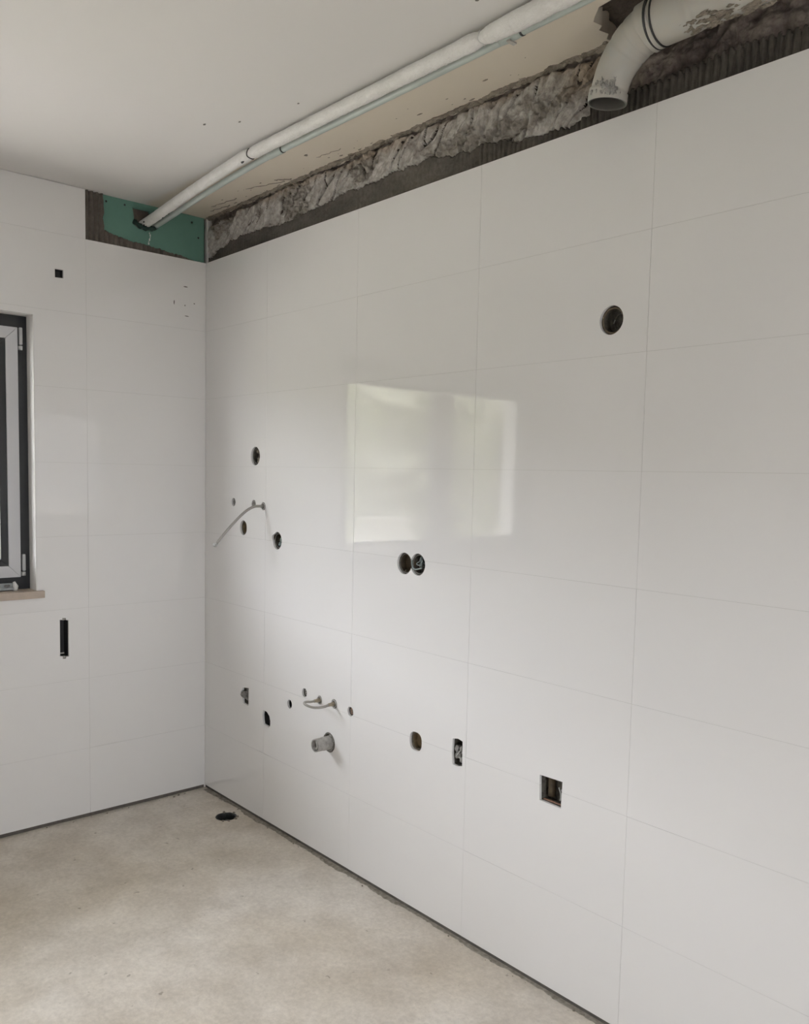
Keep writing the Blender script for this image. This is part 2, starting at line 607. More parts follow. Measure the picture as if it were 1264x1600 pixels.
# small marks on the ceiling paint
for (x, y, s) in ((0.93, -0.505, 0.007), (1.03, -0.432, 0.006), (2.055, -0.385, 0.007), (1.28, -0.372, 0.005)):
    v, f = lump((x, y, ZC - 0.0005), s, x, 1, 0.4, (1.2, 0.7, 0.2))
    mk('smudge', v, f, M['mark'], ceiling)

# ------------------------------------------------------------------ walls: substrate
v, f = join(plate(rect(-0.4, RX + 0.02, -0.02, ZT - 0.004), list(HOLES_R.values()), 0.0095, 0.060, RW),
            box(-0.4, RX + 0.02, 0.060, 0.25, -0.02, ZC),
            box(2.95, RX + 0.02, 0.012, 0.060, ZT - 0.004, ZC))
wall_right = mk('wall_right', v, f, M['adhesive_dark'], org=(0, 0, 0))
tag(wall_right, 'long wall clad in glossy white tiles below a rough mortar strip', None, None, 'structure')

BOARD = rect(-0.548, 0.012, ZT, ZC + 0.01)
v, f = join(plate(rect(RY - 0.2, 0.055, -0.02, ZC), list(HOLES_L.values()) + [WIN, BOARD], 0.0095, 0.060, LW),
            plate(rect(RY - 0.2, 0.055, -0.02, ZC), [rect(WY0, WY1, WZ0 - 0.03, WZ1)], 0.060, 0.34, LW))
wall_left = mk('wall_left', v, f, M['plaster_wall'], org=(0, 0, 0))
tag(wall_left, 'window wall clad in white tiles with plastered window reveal', None, None, 'structure')

v, f = box(0, RX, RY - 0.2, RY, 0, ZC)
wall_back = tag(mk('wall_back', v, f, M['plaster_wall'], org=(RX / 2, RY, 0)), 'plain white plastered wall opposite the tiled wall', None, None, 'structure')
v, f = plate(rect(RY - 0.2, 0.055, 0.0, ZC), [rect(DY0, DY1, -0.1, DZ1)], 0.0, 0.25, lambda u, v_, d: (RX + d, u, v_))
wall_front = tag(mk('wall_front', v, f, M['plaster_wall'], org=(RX, RY / 2, 0)), 'white plastered wall with an opening for the added fill door behind the viewer', None, None, 'structure')

# ------------------------------------------------------------------ tiles
GAP = 0.0005
TH = 0.009
rows = [0.017] + [0.3044 * k for k in range(1, 8)] + [ZT]
rowsL = rows[:-1] + [ZT, ZC - 0.001]
colsR = [0.0] + [0.517 + 0.598 * k for k in range(9)] + [RX]
colsL = [-0.0] + [-0.545 - 0.598 * k for k in range(6)] + [RY]
tile_cache = {}
rt = random.Random(3)


def tile(wall, to3, u0, u1, v0, v1, holes):
    u0, u1, v0, v1 = u0 + GAP, u1 - GAP, v0 + GAP, v1 - GAP
    if u1 - u0 < 0.01 or v1 - v0 < 0.01:
        return
    cu, cv = (u0 + u1) / 2, (v0 + v1) / 2
    hs = [h for h in holes if max(p[0] for p in h) > u0 and min(p[0] for p in h) < u1 and max(p[1] for p in h) > v0 and min(p[1] for p in h) < v1]
    org = Vector(to3(cu, cv, 0))
    key = (to3 is RW, round(u1 - u0, 4), round(v1 - v0, 4))
    if hs or key not in tile_cache:
        v, f = plate(rect(u0, u1, v0, v1), hs, 0.0, TH, to3)
        if not f:
            return
        me = mesh_from('tile', [Vector(p) - org for p in v], f, M['tile'])
        if not hs:
            tile_cache[key] = me
    else:
        me = tile_cache[key]
    o = place('tile', me, org, wall)
    a, b = (rt.random() - 0.5) * 0.0022, (rt.random() - 0.5) * 0.0016
    o.rotation_euler = (a, 0, b) if to3 is RW else (0, a, b)
    return o


for i in range(len(colsR) - 1):
    for j in range(8):
        tile(wall_right, RW, colsR[i], colsR[i + 1], rows[j], rows[j + 1], list(HOLES_R.values()))
v, f = plate(rect(0.001, RX, 0.03, ZT - 0.006), [[(p[0] + (p[0] - sum(q[0] for q in h) / len(h)) * 0.06, p[1] + (p[1] - sum(q[1] for q in h) / len(h)) * 0.06) for p in h] for h in HOLES_R.values()], 0.0010, 0.0092, RW)
o = mk('grout', v, f, M['grout'], wall_right)
for i in range(len(colsL) - 1):
    for j in range(9):
        if j == 8 and i == 0:
            continue
        tile(wall_left, LW, colsL[i + 1], colsL[i], rowsL[j], rowsL[j + 1], list(HOLES_L.values()) + [WIN])
v, f = plate(rect(RY, -0.001, 0.03, ZC - 0.002), list(HOLES_L.values()) + [rect(WY0 - 0.002, WY1 + 0.002, WZ0 - 0.032, WZ1 + 0.002), BOARD], 0.0010, 0.0092, LW)
mk('grout', v, f, M['grout'], wall_left)
v, f = box(-0.012, -0.0088, RY, 0.0, 0.0, 0.019)
mk('adhesive_edge', v, f, M['adhesive_dark'], wall_left)

# faint smudges left on the tiles by the corner
for (y, z, sy, sz) in ((-0.100, 2.316, 0.011, 0.003), (-0.155, 2.241, 0.003, 0.010), (-0.103, 2.234, 0.003, 0.004), (-0.058, 2.248, 0.004, 0.003), (-0.094, 2.188, 0.011, 0.0022)):
    v, f = lump((0.0002, y, z), 1.0, y * 50, 1, 0.3, (0.0006, sy, sz))
    mk('smudge', v, f, M['mark'], wall_left)

# crumbs of mortar along the foot of the walls
rs = random.Random(5)
parts = []
for k in range(60):
    x = 0.05 + 2.6 * rs.random()
    parts.append(lump((x, -0.004 - 0.018 * rs.random() ** 2, 0.003), 0.0012 + 0.0042 * rs.random() ** 4, k, 1, 0.5, (1.4, 1, 0.8)))
for k in range(25):
    y = -1.0 * rs.random()
    parts.append(lump((0.006 + 0.02 * rs.random() ** 2, y, 0.002), 0.0012 + 0.0042 * rs.random() ** 4, k + 90, 1, 0.5, (1, 1.4, 0.8)))
v, f = join(*parts)
o = mk('mortar_crumbs', v, f, M['mortar_brown'], floor)
o['kind'] = 'stuff'

M['residue'] = mat('dirty_residue', (0.20, 0.175, 0.14), 0.95, noise=(60, (0.42, 0.38, 0.32), 0.2))
rx = np.arange(0.02, 3.2, 0.006)
wv = 0.004 + 0.022 * np.clip(fbm(rx * 3.1, 1.7 + 0 * rx, 4) + 0.25, 0, 1) + 0.004 * perlin(rx * 60, 3.3 + 0 * rx)
V = [(x, 0.009, 0.0012) for x in rx] + [(x, -max(w, 0.002) * 0.6, 0.0010) for x, w in zip(rx, wv)] + [(x, -max(w, 0.003), 0.0) for x, w in zip(rx, wv)]
n = len(rx)
Fc = [(r * n + i, r * n + i + 1, (r + 1) * n + i + 1, (r + 1) * n + i) for r in range(2) for i in range(n - 1)]
o = mk('adhesive_residue', V, Fc, M['residue'], floor)
o['label'] = 'ragged smear of dried adhesive along the foot of the wall'

# ------------------------------------------------------------------ rough strip above the tiles
def grid_layer(name, x, z, y, keep, col, material, label):
    nz = len(z)
    X, Z = np.meshgrid(x, z, indexing='ij')
    idx = -np.ones(X.shape, int)
    quad = keep[:-1, :-1] & keep[1:, :-1] & keep[:-1, 1:] & keep[1:, 1:]
    used = np.zeros(X.shape, bool)
    for a in (0, 1):
        for b in (0, 1):
            used[a:a + quad.shape[0], b:b + quad.shape[1]] |= quad
    idx[used] = np.arange(used.sum())
    V = np.stack([X[used], y[used], Z[used]], -1)
    I, J = np.nonzero(quad)
    Fc = np.stack([idx[I, J], idx[I + 1, J], idx[I + 1, J + 1], idx[I, J + 1]], -1)
    o = mk(name, V, Fc.tolist(), material, wall_right, org=(0, 0, ZT), smooth=True, recalc=False)
    ca = o.data.color_attributes.new('Col', 'FLOAT_COLOR', 'POINT')
    c = np.ones((int(used.sum()), 4), np.float32)
    c[:, :3] = col[used]
    ca.data.foreach_set('color', c.ravel())
    o['label'] = label
    return o


gx = np.arange(0.0, 3.0, 0.0028)
gz = np.linspace(ZT - 0.012, ZC + 0.06, 104)
X, Z = np.meshgrid(gx, gz, indexing='ij')


def lerp3(a, b, t):
    t = np.clip(t, 0, 1)[..., None]
    return np.array(a) * (1 - t) + np.array(b) * t


# raw masonry
n1 = fbm(X * 22, Z * 22, 5)
n2 = fbm(X * 9 + 40, Z * 14, 4)
yb = 0.030 - 0.012 * n1 - 0.012 * n2
colb = lerp3((0.12, 0.097, 0.085), (0.24, 0.20, 0.175), 0.5 + 0.9 * n2)
colb = colb * (1 - 0.35 * sstep(0.1, 0.6, -n1))[..., None]
grid_layer('raw_masonry', gx, gz, yb, np.ones(X.shape, bool), colb, M['strip'], 'dark brown raw masonry')
# grey render patches
edge_lo = 2.492 + 0.014 * perlin(X * 3.1, 3.7) + 0.010 * perlin(X * 16, 8.1) + 0.006 * perlin(X * 70, 1.1)
edge_lo = edge_lo - 0.035 * (1 - sstep(0.0, 0.22, X)) + 0.03 * sstep(0.9, 1.05, X) * (1 - sstep(1.45, 1.6, X)) * 0.7 - 0.03 * sstep(1.7, 1.95, X)
edge_hi = 2.628 + 0.010 * perlin(X * 8, 2.2) + 0.006 * perlin(X * 40, 12.2) - 0.02 * sstep(0.5, 0.0, X)
warp = 0.03 * fbm(X * 6 + 3, Z * 6, 3)
stre = fbm((X + warp) * 20 - Z * 14, Z * 5 + X * 2, 4)       # diagonal trowel pulls
crk = np.abs(perlin((X + warp) * 13 - Z * 9, Z * 4.5 + 2))
crum = sstep(-0.05, 0.35, fbm(X * 5 + 8, Z * 7 + 3, 3))
th = 0.022 + 0.016 * stre + (0.002 + 0.013 * crum) * fbm(X * 55, Z * 55, 4)
th = th * sstep(0.0, 0.12, crk + 0.030 * (1 + perlin(X * 3, 9.9)))
th = th * sstep(0.0, 0.010, Z - edge_lo) * sstep(-0.002, 0.014, edge_hi - Z) * (1 - sstep(2.06, 2.15, X + 0.04 * fbm(X * 12, Z * 12, 3) + (2.55 - Z) * 0.2))
yp = 0.030 - th
keep = th > 0.006
warm = sstep(1.95, 2.1, X) * sstep(2.50, 2.58, Z)
warm = np.maximum(warm, sstep(2.585, 2.625, Z + 0.02 * fbm(X * 9, Z * 9, 3)) * 0.7)
colp = lerp3((0.60, 0.58, 0.555), (0.32, 0.295, 0.262), 0.75 * crum + 0.35 + 0.5 * fbm(X * 30, Z * 30, 3))
colp = colp * (1 - warm[..., None]) + np.array((0.40, 0.325, 0.25)) * warm[..., None]
grid_layer('mortar_render', gx, gz, yp, keep, colp, M['strip'], 'rough grey mortar smeared in uneven patches')
# dark combed tile adhesive
comb = sstep(0.62, 0.72, X) * 0 + sstep(1.62, 1.72, X)
top = edge_lo + 0.010 + 0.004 * perlin(X * 30, 4.4)
scal = np.abs(np.sin(math.pi * X / 0.019))
top = np.where(X > 2.1, 2.492 + 0.012 * scal + 0.010 * perlin(X * 5, 6.0), top)
ridge = np.abs(np.sin(math.pi * (X + 0.0035 * perlin(X * 10, Z * 16)) / 0.019)) ** 0.7
amp = 0.0015 + 0.007 * comb
tha = 0.012 + amp * ridge + 0.0012 * fbm(X * 40, Z * 40, 3)
tha = tha * sstep(0.0, 0.006, top - Z)
ya = np.maximum(0.0235 - tha, 0.0015)
ya = np.where(X < 1.62, ya + 0.002, ya)
cola = lerp3((0.050, 0.044, 0.037), (0.095, 0.084, 0.070), 0.5 + 0.8 * fbm(X * 7, Z * 12, 4))
cola = cola * (1 + 0.45 * np.exp(-((X - 1.3) / 0.35) ** 2))[..., None]
grid_layer('tile_adhesive', gx, gz, ya, tha > 0.005, cola, M['adhesive'], 'dark combed tile adhesive above the tile edge')

# dried splashes of mortar on the ceiling beside the strip
rs = random.Random(21)
parts = []
for k in range(40):
    x = 0.15 + 1.95 * rs.random()
    y = -0.004 - 0.11 * rs.random() ** 2.2
    s = 0.0015 + 0.0045 * rs.random() ** 3
    parts.append(lump((x, y, ZC - 0.0002), s, k, 1, 0.6, (1.3 + 1.5 * rs.random(), 0.8, 0.25)))
for (x0, y0, x1, y1, w) in ((0.47, -0.075, 0.66, -0.012, 0.0022), (0.64, -0.050, 0.70, -0.008, 0.003), (0.16, -0.062, 0.34, -0.04, 0.0025), (0.95, -0.07, 1.08, -0.055, 0.0014), (0.10, -0.035, 0.24, -0.015, 0.003)):
    p = [Vector((x0 + (x1 - x0) * t / 8, y0 + (y1 - y0) * t / 8 + 0.004 * math.sin(t * 2.1), ZC - 0.0003)) for t in range(9)]
    parts.append(tube(p, [w * (0.5 + 0.6 * abs(math.sin(t * 1.7))) for t in range(9)], 6))
# ragged fillet where the wall strip meets the ceiling
fx = np.arange(0.0, 2.16, 0.006)
fp = [Vector((x, 0.010 + 0.004 * float(perlin(x * 25, 2.5)), ZC + 0.002)) for x in fx]
parts.append(tube(fp, lambda i, a_: 0.005 + 0.022 * abs(float(fbm(fx[i] * 11, a_ * 0.6, 4))) + 0.004 * float(perlin(fx[i] * 70, a_ * 2)), 12))
v, f = join(*parts)
o = mk('mortar_splashes', v, f, M['mortar_brown'], ceiling)
o['kind'] = 'stuff'

# ------------------------------------------------------------------ green plasterboard in the corner
BH = [(-0.338, 2.612), (-0.331, 2.570), (-0.335, 2.545), (-0.312, 2.530), (-0.280, 2.527), (-0.245, 2.536), (-0.228, 2.552), (-0.232, 2.575), (-0.255, 2.590), (-0.262, 2.612)]
board = thing('plasterboard_panel', 'green plasterboard panel set in the corner under the ceiling', 'panel', (-0.02, -0.274, ZT))
v, f = plate(rect(-0.547, -0.0005, ZT - 0.003, ZC - 0.0005), [BH], 0.016, 0.0285, LW)
mk('board', v, f, M['green_board'], board)
gy = np.linspace(-0.5475, -0.001, 220)
gz2 = np.linspace(ZT - 0.003, ZC - 0.001, 90)
Y, Z2 = np.meshgrid(gy, gz2, indexing='ij')
topa = np.interp(Y, [-0.548, -0.47, -0.462, -0.40, -0.33, -0.20, -0.10, -0.05, 0], [2.50, 2.50, 2.496, 2.482, 2.470, 2.462, 2.452, 2.437, 2.43])
topa = topa + 0.006 * perlin(Y * 22, 3.3) + 0.003 * perlin(Y * 90, 5.5)
side = -0.463 + 0.006 * perlin(Z2 * 40, 7.7)
msk = np.maximum(sstep(0, 0.008, np.where(Y < -0.475, 0, topa) - Z2), sstep(0, 0.006, side - Y))
rg = np.abs(np.sin(math.pi * (Y + 0.002 * perlin(Y * 8, Z2 * 20)) / 0.021)) ** 1.4
tk = (0.0003 + 0.0145 * rg + 0.0008 * fbm(Y * 60, Z2 * 60, 2)) * msk
ok = msk > 0.05
nz = len(gz2)
vx = np.stack([-0.0162 + tk, Y, Z2], -1).reshape(-1, 3)
okf = ok
f = [(i * nz + j, (i + 1) * nz + j, (i + 1) * nz + j + 1, i * nz + j + 1) for i in range(len(gy) - 1) for j in range(nz - 1) if okf[i, j] or okf[i + 1, j + 1]]
uu = sorted({k for q in f for k in q})
mp = {a: b for b, a in enumerate(uu)}
M['board_adhesive'] = mat('board_adhesive', (0.095, 0.080, 0.066), 0.9, noise=(40, (0.15, 0.13, 0.11), 0.22), bump=(220, 0.5, 0.002))
o = mk('adhesive', vx[uu], [tuple(mp[k] for k in q) for q in f], M['board_adhesive'], board, smooth=True)
o['label'] = 'combed brown tile adhesive'
for (y, z) in ((-0.452, 2.612), (-0.372, 2.615), (-0.062, 2.606), (-0.030, 2.545), (-0.520, 2.52)):
    v, f = tube([(-0.0175, y, z), (-0.0155, y, z), (-0.0150, y, z)], [0.0045, 0.0045, 0.0025], 10)
    mk('screw', v, f, M['screw'], board)
parts = [lump((-0.0158, -0.262 + 0.004 * math.sin(k), 2.520 - 0.009 * k), 0.0045 * (1 if k % 2 else 0.6), k, 1, 0.4, (0.3, 0.8, 1.4)) for k in range(6)]
v, f = join(*parts)
o = mk('paint_drip', v, f, M['white_plastic'], board)
# torn flap of the board below the pipes, and bare brown plaster behind the gap
v, f = tube(smooth_path([(-0.012, -0.335, 2.556), (0.004, -0.312, 2.536), (0.010, -0.285, 2.530), (0.006, -0.252, 2.538), (-0.012, -0.232, 2.556)], 6), lambda i, a: 0.009 * (1 + 0.35 * math.sin(i * 1.3 + a * 2)), 8)
o = mk('torn_flap', v, f, M['green_dark'], board, smooth=True)
v, f = box(-0.0595, -0.050, -0.36, -0.20, 2.51, ZC - 0.001)
mk('plaster_backing', v, f, M['masonry'], board)

# ------------------------------------------------------------------ pipes along the ceiling
pipe = thing('insulated_pipe', 'thick white wrapped pipe running along the ceiling into the green board', 'pipe', (0.0, -0.29, 2.56))
P0 = smooth_path([(-0.03, -0.285, 2.5525), (0.10, -0.287, 2.561), (0.45, -0.297, 2.585), (0.80, -0.303, 2.6045), (0.92, -0.300, 2.6080), (1.3, -0.296, 2.6090),
                  (1.7, -0.293, 2.6090), (1.93, -0.292, 2.6075), (2.02, -0.291, 2.6065), (2.3, -0.291, 2.6065), (2.7, -0.291, 2.6065), (3.2, -0.291, 2.6065)], 60)


def wrap_r(i, a):
    p = P0[i]
    r = 0.0205 + 0.0035 * float(sstep(2.0, 2.08, p.x)) - 0.001 * float(sstep(0.9, 0.7, p.x))
    for xt in (0.885, 1.985):
        r *= 1 - 0.20 * math.exp(-((p.x - xt) / 0.016) ** 2)
        r *= 1 + 0.07 * math.exp(-((p.x - xt + 0.05) / 0.02) ** 2)
    r *= 1 + 0.045 * float(perlin(p.x * 24, a * 1.2)) + 0.016 * math.sin(p.x * 420 + 1.5 * math.sin(a))
    if 2.2 < a < 5.4:
        r *= 1 + 0.07 * float(perlin(p.x * 120, a * 5))
    return r


v, f = tube(P0, wrap_r, 24)
mk('insulation', v, f, M['white_pipe'], pipe, smooth=True)
for xt, yt, zt in ((0.885, -0.3012, 2.6072), (1.985, -0.2915, 2.6070)):
    ring = [(xt + 0.003 * math.sin(3 * a), yt + 0.0178 * math.cos(a), zt + 0.0178 * math.sin(a)) for a in [2 * math.pi * k / 24 for k in range(25)]]
    v, f = tube(ring, 0.0016, 6)
    mk('tie', v, f, M['wire_black' if xt < 1 else 'white_plastic'], pipe, smooth=True)
v, f = lump((0.842, -0.3105, 2.5875), 0.0075, 3, 2, 0.45, (1.2, 0.5, 0.6))
o = mk('puncture', v, f, M['rubber'], pipe)
for k, (x, dy, dz) in enumerate(((0.012, -0.013, -0.016), (0.022, -0.017, -0.006), (0.016, -0.004, -0.019), (0.15, 0.006, -0.0185), (0.20, 0.009, -0.017))):
    v, f = lump((x, -0.287 + dy, 2.5555 + 0.075 * x + dz), 0.006, k + 9, 1, 0.4, (1.3, 0.6, 0.6))
    mk('scuff', v, f, M['rubber'], pipe)

pipe2 = thing('condensate_pipe', 'thin grey-green plastic pipe alongside the white wrapped pipe', 'pipe', (0.0, -0.25, 2.56))
P1 = smooth_path([(-0.03, -0.243, 2.548), (0.10, -0.240, 2.559), (0.45, -0.234, 2.592), (0.80, -0.227, 2.616), (1.0, -0.224, 2.6215), (1.5, -0.222, 2.6225), (2.0, -0.222, 2.6225), (2.6, -0.222, 2.6225), (3.2, -0.222, 2.6225)], 30)
v, f = tube(P1, 0.0112, 20)
mk('pipe_run', v, f, M['grey_pipe'], pipe2, smooth=True)
for xt in (0.93, 2.02):
    pts = [p for p in P1 if xt - 0.05 < p.x < xt + 0.04]
    n = len(pts)
    v, f = tube(pts, [0.0130 if 0 < i < n - 1 else 0.0116 for i in range(n)], 20)
    mk('coupling', v, f, M['grey_pipe'], pipe2, smooth=True)
    p = pts[-1]
    v, f = tube([p - Vector((0.003, 0, 0)), p + Vector((0.003, 0, 0))], 0.0126, 20)
    mk('seal_ring', v, f, M['rubber'], pipe2, smooth=True)
v, f = box(2.012, 2.024, -0.234, -0.206, 2.606, 2.611, 0.001)
mk('clip', v, f, M['duct'], pipe2)

# ------------------------------------------------------------------ exhaust duct with elbow
DYc, DR = -0.085, 0.0545
duct = thing('exhaust_duct', 'wide grey plastic duct with an open elbow pointing down at the tiles', 'duct', (2.23, DYc, 2.44))
el = smooth_path([(2.222, DYc, 2.434), (2.226, DYc, 2.462), (2.246, DYc, 2.510), (2.282, DYc, 2.549), (2.322, DYc, 2.572), (2.362, DYc, 2.580)], 10)
n = len(el)


def el_r(i, a):
    t = i / (n - 1)
    r = 0.0455 + 0.0075 * float(sstep(0.2, 0.85, t))
    if t < 0.21:
        r = 0.0485
    for c in (0.215, 0.56, 0.70):
        r -= 0.0015 * math.exp(-((t - c) / 0.013) ** 2)
    if t > 0.82:
        r = DR + 0.0035
    return r


vo, fo = tube(el, el_r, 40, (False, True))
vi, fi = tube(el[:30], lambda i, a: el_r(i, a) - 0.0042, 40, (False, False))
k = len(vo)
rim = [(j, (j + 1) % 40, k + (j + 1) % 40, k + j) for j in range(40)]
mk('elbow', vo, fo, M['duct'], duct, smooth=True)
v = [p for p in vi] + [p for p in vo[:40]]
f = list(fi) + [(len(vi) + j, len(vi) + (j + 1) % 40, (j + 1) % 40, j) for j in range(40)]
mk('elbow_shaded_inside', v, f, M['duct_in'], duct, smooth=True)  # inner face of the elbow, its shade put into the dark colour
hz = [Vector((2.362 + 0.8 * i / 160, DYc, 2.581)) for i in range(161)]


def hz_r(i, a):
    x = hz[i].x
    r = DR + 0.0030 * float(sstep(2.452, 2.445, x))
    for c in (2.452, 2.56, 2.66, 2.75, 2.85):
        r += 0.0022 * math.exp(-((x - c + 0.012 * math.cos(a + 0.8)) / 0.004) ** 2)
    return r


v, f = tube(hz, hz_r, 40)
mk('duct_run', v, f, M['duct'], duct, smooth=True)
for xr, rr in ((2.356, 0.0035), (2.371, 0.0026)):
    ring = [(xr, DYc + (DR + 0.0035) * math.cos(a), 2.581 + (DR + 0.0035) * math.sin(a)) for a in [2 * math.pi * k / 40 for k in range(41)]]
    v, f = tube(ring, rr, 8)
    o = mk('seal_ring', v, f, M['rubber'], duct, smooth=True)
parts = []
rs = random.Random(8)
for k in range(60):      # mortar splashed on the collar
    a = math.radians(-62 + 30 * rs.gauss(0, 0.6))
    z = 2.458 + 0.035 * rs.random()
    parts.append(lump((2.224 + 0.0475 * math.cos(a), DYc + 0.0475 * math.sin(a), z - 0.018), 0.002 + 0.006 * rs.random() ** 2, k, 2, 0.9, (0.7, 0.7, 1.0)))
v, f = join(*parts)
o = mk('collar_mortar', v, f, M['stub_grey'], duct)
parts = []
for k in range(90):      # and along the underside of the run
    x = 2.43 + 0.20 * rs.random()
    a = math.radians(-128 + 60 * rs.random())
    parts.append(lump((x, DYc + (DR + 0.001) * math.cos(a), 2.581 + (DR + 0.001) * math.sin(a)), 0.002 + 0.010 * rs.random() ** 2.5, k + 50, 2, 0.9, (1.5, 0.5, 0.5)))
v, f = join(*parts)
o = mk('run_mortar', v, f, M['mortar_brown'], duct)

# ------------------------------------------------------------------ window
FX = -0.082          # room-side face of the window frame


def ring_pieces(name, x0, x1, y0, y1, z0, z1, w, material, parent, gap=0.0006, bev=0.0):
    """four mitred bars round a rectangle"""
    o = []
    C = [(y0, z0), (y1, z0), (y1, z1), (y0, z1)]
    I = [(y0 + w, z0 + w), (y1 - w, z0 + w), (y1 - w, z1 - w), (y0 + w, z1 - w)]
    for k in range(4):
        a, b = C[k], C[(k + 1) % 4]
        c, d = I[(k + 1) % 4], I[k]
        t = Vector((b[0] - a[0], b[1] - a[1])).normalized() * gap
        quad = [(a[0] + t.x, a[1] + t.y), (b[0] - t.x, b[1] - t.y), (c[0] - t.x, c[1] - t.y), (d[0] + t.x, d[1] + t.y)]
        V = [(x0, p[0], p[1]) for p in quad] + [(x1, p[0], p[1]) for p in quad]
        Fc = [(0, 1, 2, 3), (7, 6, 5, 4)] + [(i, (i + 1) % 4, (i + 1) % 4 + 4, i + 4) for i in range(4)]
        o.append(mk(name, V, Fc, material, parent))
    return o


win = thing('window_1', None, None, (FX, (WY0 + WY1) / 2, WZ0))
tag(win, 'two-leaf window with anthracite frame and light grey sashes', None, None, 'structure')
v, f = plate(rect(WY0, WY1, WZ0, WZ1), [rect(WY0 + 0.039, -1.60, WZ0 + 0.05, WZ1 - 0.047), rect(-1.58, WY1 - 0.039, WZ0 + 0.05, WZ1 - 0.047)], -FX, -FX + 0.07, LW)
mk('outer_frame', v, f, M['frame_black'], win)
for (y0, y1) in ((WY0 + 0.039, -1.592), (-1.588, WY1 - 0.039)):
    z0, z1 = WZ0 + 0.052, WZ1 - 0.049
    s = thing('sash', None, None, (FX, (y0 + y1) / 2, z0))
    s.parent = win
    s.location = Vector((FX, (y0 + y1) / 2, z0)) - ORG[win.name]
    ring_pieces('sash_bar', FX + 0.014, FX - 0.050, y0, y1, z0, z1, 0.046, M['sash'], s)
    ring_pieces('glazing_bead', FX + 0.010, FX - 0.045, y0 + 0.0465, y1 - 0.0465, z0 + 0.0465, z1 - 0.0465, 0.028, M['frame_black'], s)
    v, f = box(FX - 0.022, FX - 0.018, y0 + 0.070, y1 - 0.070, z0 + 0.070, z1 - 0.070)
    mk('glass_pane', v, f, M['glass'], s)
for (yh, z0, z1) in ((-0.783, 1.975, 2.058), (-0.783, 1.062, 1.145), (WY0 + 0.026, 1.975, 2.058), (WY0 + 0.026, 1.062, 1.145)):
    v, f = box(FX, FX + 0.016, yh - 0.0065, yh + 0.0065, z0 + 0.014, z1, 0.003)
    o = mk('hinge', v, f, M['hinge'], win)
    v, f = tube([(FX + 0.008, yh - 0.001, z0 - 0.006), (FX + 0.008, yh - 0.001, z0 + 0.010)], 0.0085, 12)
    mk('hinge_cap', v, f, M['hinge'], o, smooth=True)
v, f = join(box(FX + 0.014, FX + 0.024, -1.605, -1.575, 1.50, 1.58, 0.002), box(FX + 0.024, FX + 0.050, -1.597, -1.583, 1.545, 1.565, 0.002), box(FX + 0.045, FX + 0.058, -1.600, -1.580, 1.44, 1.57, 0.003))
mk('window_handle', v, f, M['frame_black'], win)
v, f = box(FX - 0.01, 0.022, WY0 - 0.026, -0.731, WZ0 - 0.029, WZ0, 0.0015)
sill = mk('window_sill', v, f, M['sill'], win)
sill['label'] = 'beige stone window sill'
# tile edge trim on the reveal
v, f = box(-0.0095, 0.0006, WY1 - 0.0012, WY1 + 0.0030, WZ0 + 0.001, WZ1, 0.0004)
mk('reveal_trim', v, f, M['white_plastic'], win)

bar = thing('aluminium_bar', 'short grey metal bar with a white end cap lying on the window sill', 'bar', (-0.045, -0.98, WZ0))
v, f = join(box(-0.060, -0.038, -1.14, -0.832, WZ0 + 0.004, WZ0 + 0.014, 0.001), box(-0.064, -0.056, -1.14, -0.832, WZ0 + 0.010, WZ0 + 0.030, 0.001))
mk('rail', v, f, M['alu'], bar)
parts = [lump((-0.047, -1.10 + 0.035 * k, WZ0 + 0.022), 0.009, k, 1, 0.5, (0.8, 1.6, 0.7)) for k in range(8)]
v, f = join(*parts)
mk('mortar_dust', v, f, M['mortar_bit'], bar)
v, f = tube([(-0.047, -0.826, WZ0), (-0.047, -0.824, WZ0 + 0.018), (-0.047, -0.830, WZ0 + 0.036)], [0.0095, 0.0105, 0.005], 10)
mk('end_cap', v, f, M['white_plastic'], bar, smooth=True)

# half-glazed door added behind the viewer to let in fill light
door = thing('fill_door_1', None, None, (RX + 0.12, (DY0 + DY1) / 2, 0))
tag(door, 'half-glazed door added behind the viewer as a source of fill light', None, None, 'structure')
v, f = plate(rect(DY0, DY1, 0.0, DZ1), [rect(DY0 + 0.09, DY1 - 0.09, 1.00, DZ1 - 0.09)], 0.0, 0.06, lambda u, v_, d: (RX + 0.10 + d, u, v_))
mk('door_leaf', v, f, M['sash'], door)
v, f = box(RX + 0.125, RX + 0.130, DY0 + 0.085, DY1 - 0.085, 0.995, DZ1 - 0.085)
mk('glass_pane', v, f, M['glass'], door)
v, f = join(box(RX + 0.085, RX + 0.10, DY1 - 0.07, DY1 - 0.04, 0.98, 1.16, 0.003), box(RX + 0.045, RX + 0.085, DY1 - 0.062, DY1 - 0.048, 1.06, 1.075, 0.003), box(RX + 0.045, RX + 0.06, DY1 - 0.17, DY1 - 0.048, 1.06, 1.08, 0.003))
mk('door_handle', v, f, M['alu'], door)

# ------------------------------------------------------------------ things in the wall openings
def cup(name, poly, d0, d1, material, parent, to3, inset=0.94, lip=True):
    cu, cv = sum(p[0] for p in poly) / len(poly), sum(p[1] for p in poly) / len(poly)
    n = len(poly)
    V, Fc = [], []
    for (d, s) in ((d0, 0.985), (d1, inset), (d1, 0.0)):
        V += [to3(cu + (p[0] - cu) * s, cv + (p[1] - cv) * s, d) for p in poly]
    for r in range(2):
        for k in range(n):
            k2 = (k + 1) % n
            if r == 1:
                Fc.append((n + k, n + k2, 2 * n + k))
            else:
                Fc.append((k, k2, n + k2, n + k))
    return mk(name, V, Fc, material, parent)


